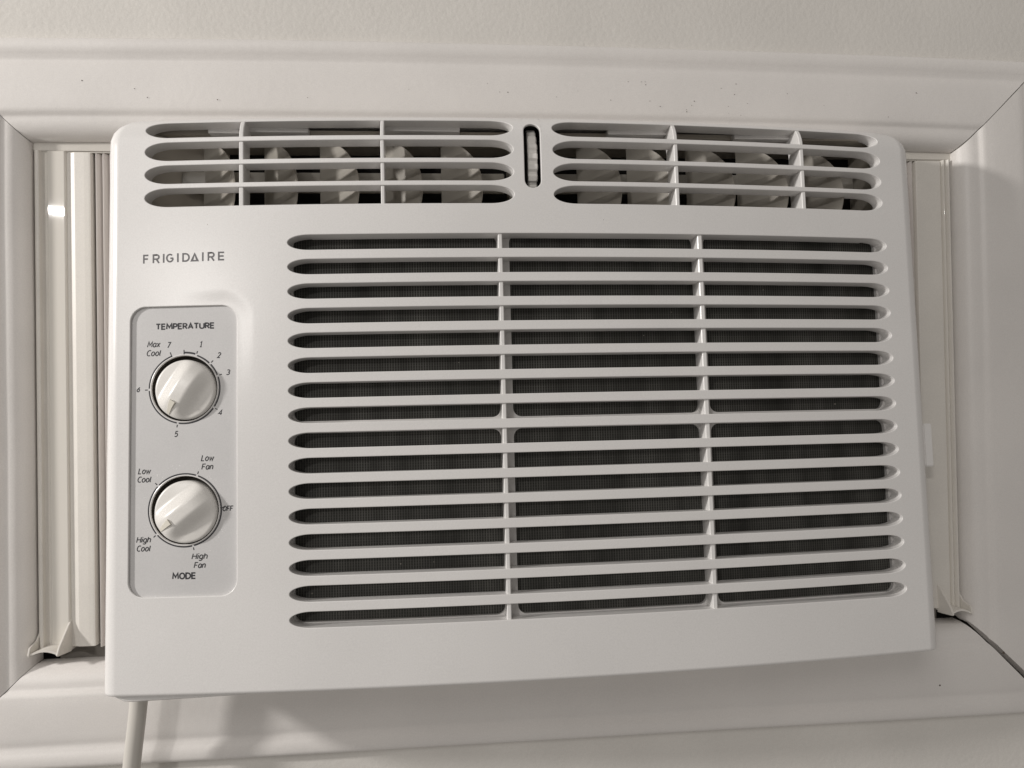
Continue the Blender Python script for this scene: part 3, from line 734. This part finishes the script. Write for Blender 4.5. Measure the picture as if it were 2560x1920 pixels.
ringmarks(K1, 0, 0, arcs, [(91, o1 - 1.0, o1 + 1.7, .5), (111.6, o1 - 1.2, o1 + 2.0, .5)] + [(a, o1 + .6, o1 + 2.0, .5) for a in g])
o2 = R2 + 1.35
g2 = [70.7, -77, 220, 137]
arcs = [(72.4, 135.4, o2 - .6, o2 + .12), (138.6, 218.4, o2 - .6, o2 + .12), (221.6, 281.4, o2 - .6, o2 + .12), (284.6, 428.9, o2 - .6, o2 + .12)]
ringmarks(K2, 0, 0, arcs, [(2.5, o2 - .9, o2 + 1.5, .5)] + [(a, o2 + .6, o2 + 2.0, .5) for a in g2])
# maker's name
lz0, lz1 = 88.0, 92.7
def lx(c): return -183.6 + (c - 1130) / 640.0 * 42.2
def ly(c): return 0.0011 * (c - 1130)
ST = 0.84
def strokes(ch, x0, x1, z0, z1):
    h = ST / 2; L, R_, B, T = x0 + h, x1 - h, z0 + h, z1 - h; Mz = (B + T) / 2; out = []
    def bow_(cx, cz, rx, rz, a0, a1, n=14): return [(cx + rx * math.cos(math.radians(a0 + (a1 - a0) * k / n)), cz + rz * math.sin(math.radians(a0 + (a1 - a0) * k / n))) for k in range(n + 1)]
    if ch == 'I': out = [[((x0 + x1) / 2, z0), ((x0 + x1) / 2, z1)]]
    if ch in 'FRED': out.append([(L, z0), (L, z1)])
    if ch in 'FE': out += [[(L, T), (x1, T)], [(L, Mz), (x1 - 0.25, Mz)]]
    if ch == 'E': out.append([(L, B), (x1, B)])
    if ch == 'R':
        rz = (T - Mz + .25) / 2; cz = T - rz; cx = R_ - rz * .95
        out.append([(L, T), (cx, T)] + bow_(cx, cz, R_ - cx, rz, 90, -90) + [(L, cz - rz)]); out.append([(cx - .3, cz - rz), (R_ + .05, z0)])
    if ch == 'D':
        rz = (T - B) / 2; cx = R_ - rz * .95; out.append([(L, T), (cx, T)] + bow_(cx, Mz, R_ - cx, rz, 90, -90, 18) + [(L, B)])
    if ch == 'G':
        cx = (L + R_) / 2; out.append(bow_(cx, Mz, R_ - cx, (T - B) / 2, 48, 345, 26) + [(R_, Mz - .1), (cx + .2, Mz - .1)])
    return out
def logo_letter(ch, x0, x1, z0, z1):
    V, F, lay = [], [], []
    for n_, pl in enumerate(strokes(ch, x0, x1, z0, z1)):
        b = len(V)
        for i, p in enumerate(pl):
            a_, c_ = Vector(pl[max(0, i - 1)]), Vector(pl[min(len(pl) - 1, i + 1)]); d = (c_ - a_).normalized(); q = Vector((-d.y, d.x)) * ST / 2
            V += [(p[0] + q.x, p[1] + q.y), (p[0] - q.x, p[1] - q.y)]; lay += [n_, n_]
        for i in range(len(pl) - 1): F.append((b + 2 * i, b + 2 * i + 1, b + 2 * i + 3, b + 2 * i + 2))
    mb = MB()
    for (u, v), k in zip(V, lay): mb.vert((u, -W(u, v) - 0.05 - 0.012 * k, v))
    for f in F: mb.face(*f)
    return mb.build('logo_letter', LOGOINK, ac, angle=180)
for ch, a, b in (('F', 1130, 1172), ('R', 1206, 1262), ('I', 1287, 1300), ('G', 1312, 1374), ('I', 1399, 1412), ('D', 1440, 1500), ('I', 1596, 1609), ('R', 1640, 1696), ('E', 1722, 1770)):
    logo_letter(ch, lx(a), lx(b), lz0 + ly(a), lz1 + ly(a))
a, b, z0, z1 = lx(1503), lx(1573), lz0 + ly(1530), lz1 + ly(1530) + .15
mid = (a + b) / 2; t = 0.80
V = [(a, z0), (b, z0), (mid, z1), (a + 2.0 * t, z0 + t), (b - 2.0 * t, z0 + t), (mid, z1 - 2.1 * t)]
place(V, [(0, 1, 4, 3), (1, 2, 5, 4), (2, 0, 3, 5)], 'logo_letter', LOGOINK, ac, W)

# dried droplets round the lower knob, dust specks on the face
mb = MB()
def drop(u, v, y, r, h):
    c = mb.vert((u, y - h, v)); ring = [mb.vert((u + r * math.cos(a), y + 0.02, v + r * random.uniform(.7, 1.1) * math.sin(a))) for a in [k * 2 * math.pi / 7 for k in range(7)]]
    for k in range(7): mb.face(c, ring[k], ring[(k + 1) % 7])
for k in range(46):
    a = math.radians(random.choice((random.gauss(112, 16), random.gauss(128, 14), random.gauss(52, 14), random.gauss(-8, 30)))); rr = 20.2 + abs(random.gauss(0, 2.6))
    u, v = K2[0] + rr * math.cos(a), K2[1] + rr * math.sin(a)
    if -188 < u < -137: drop(u, v, -PW(u), random.uniform(0.12, 0.36), 0.14)
ro = mb.build('dried_residue', RESID, plate, angle=60); ro['kind'] = 'stuff'
mb = MB()
for u, v in ((80, 45.6), (-52, -70.9), (-35, -70.5), (96, 58.3), (-20, 32.4), (150, 70.9), (30, -84), (-97, -84.2), (60, 109), (-150, 108), (190, 6.6)):
    drop(u, v, -W(u, v) - 0.01, random.uniform(0.15, 0.3), 0.03)
do = mb.build('dust_speck', RAIL, ac, angle=60); do['kind'] = 'stuff'
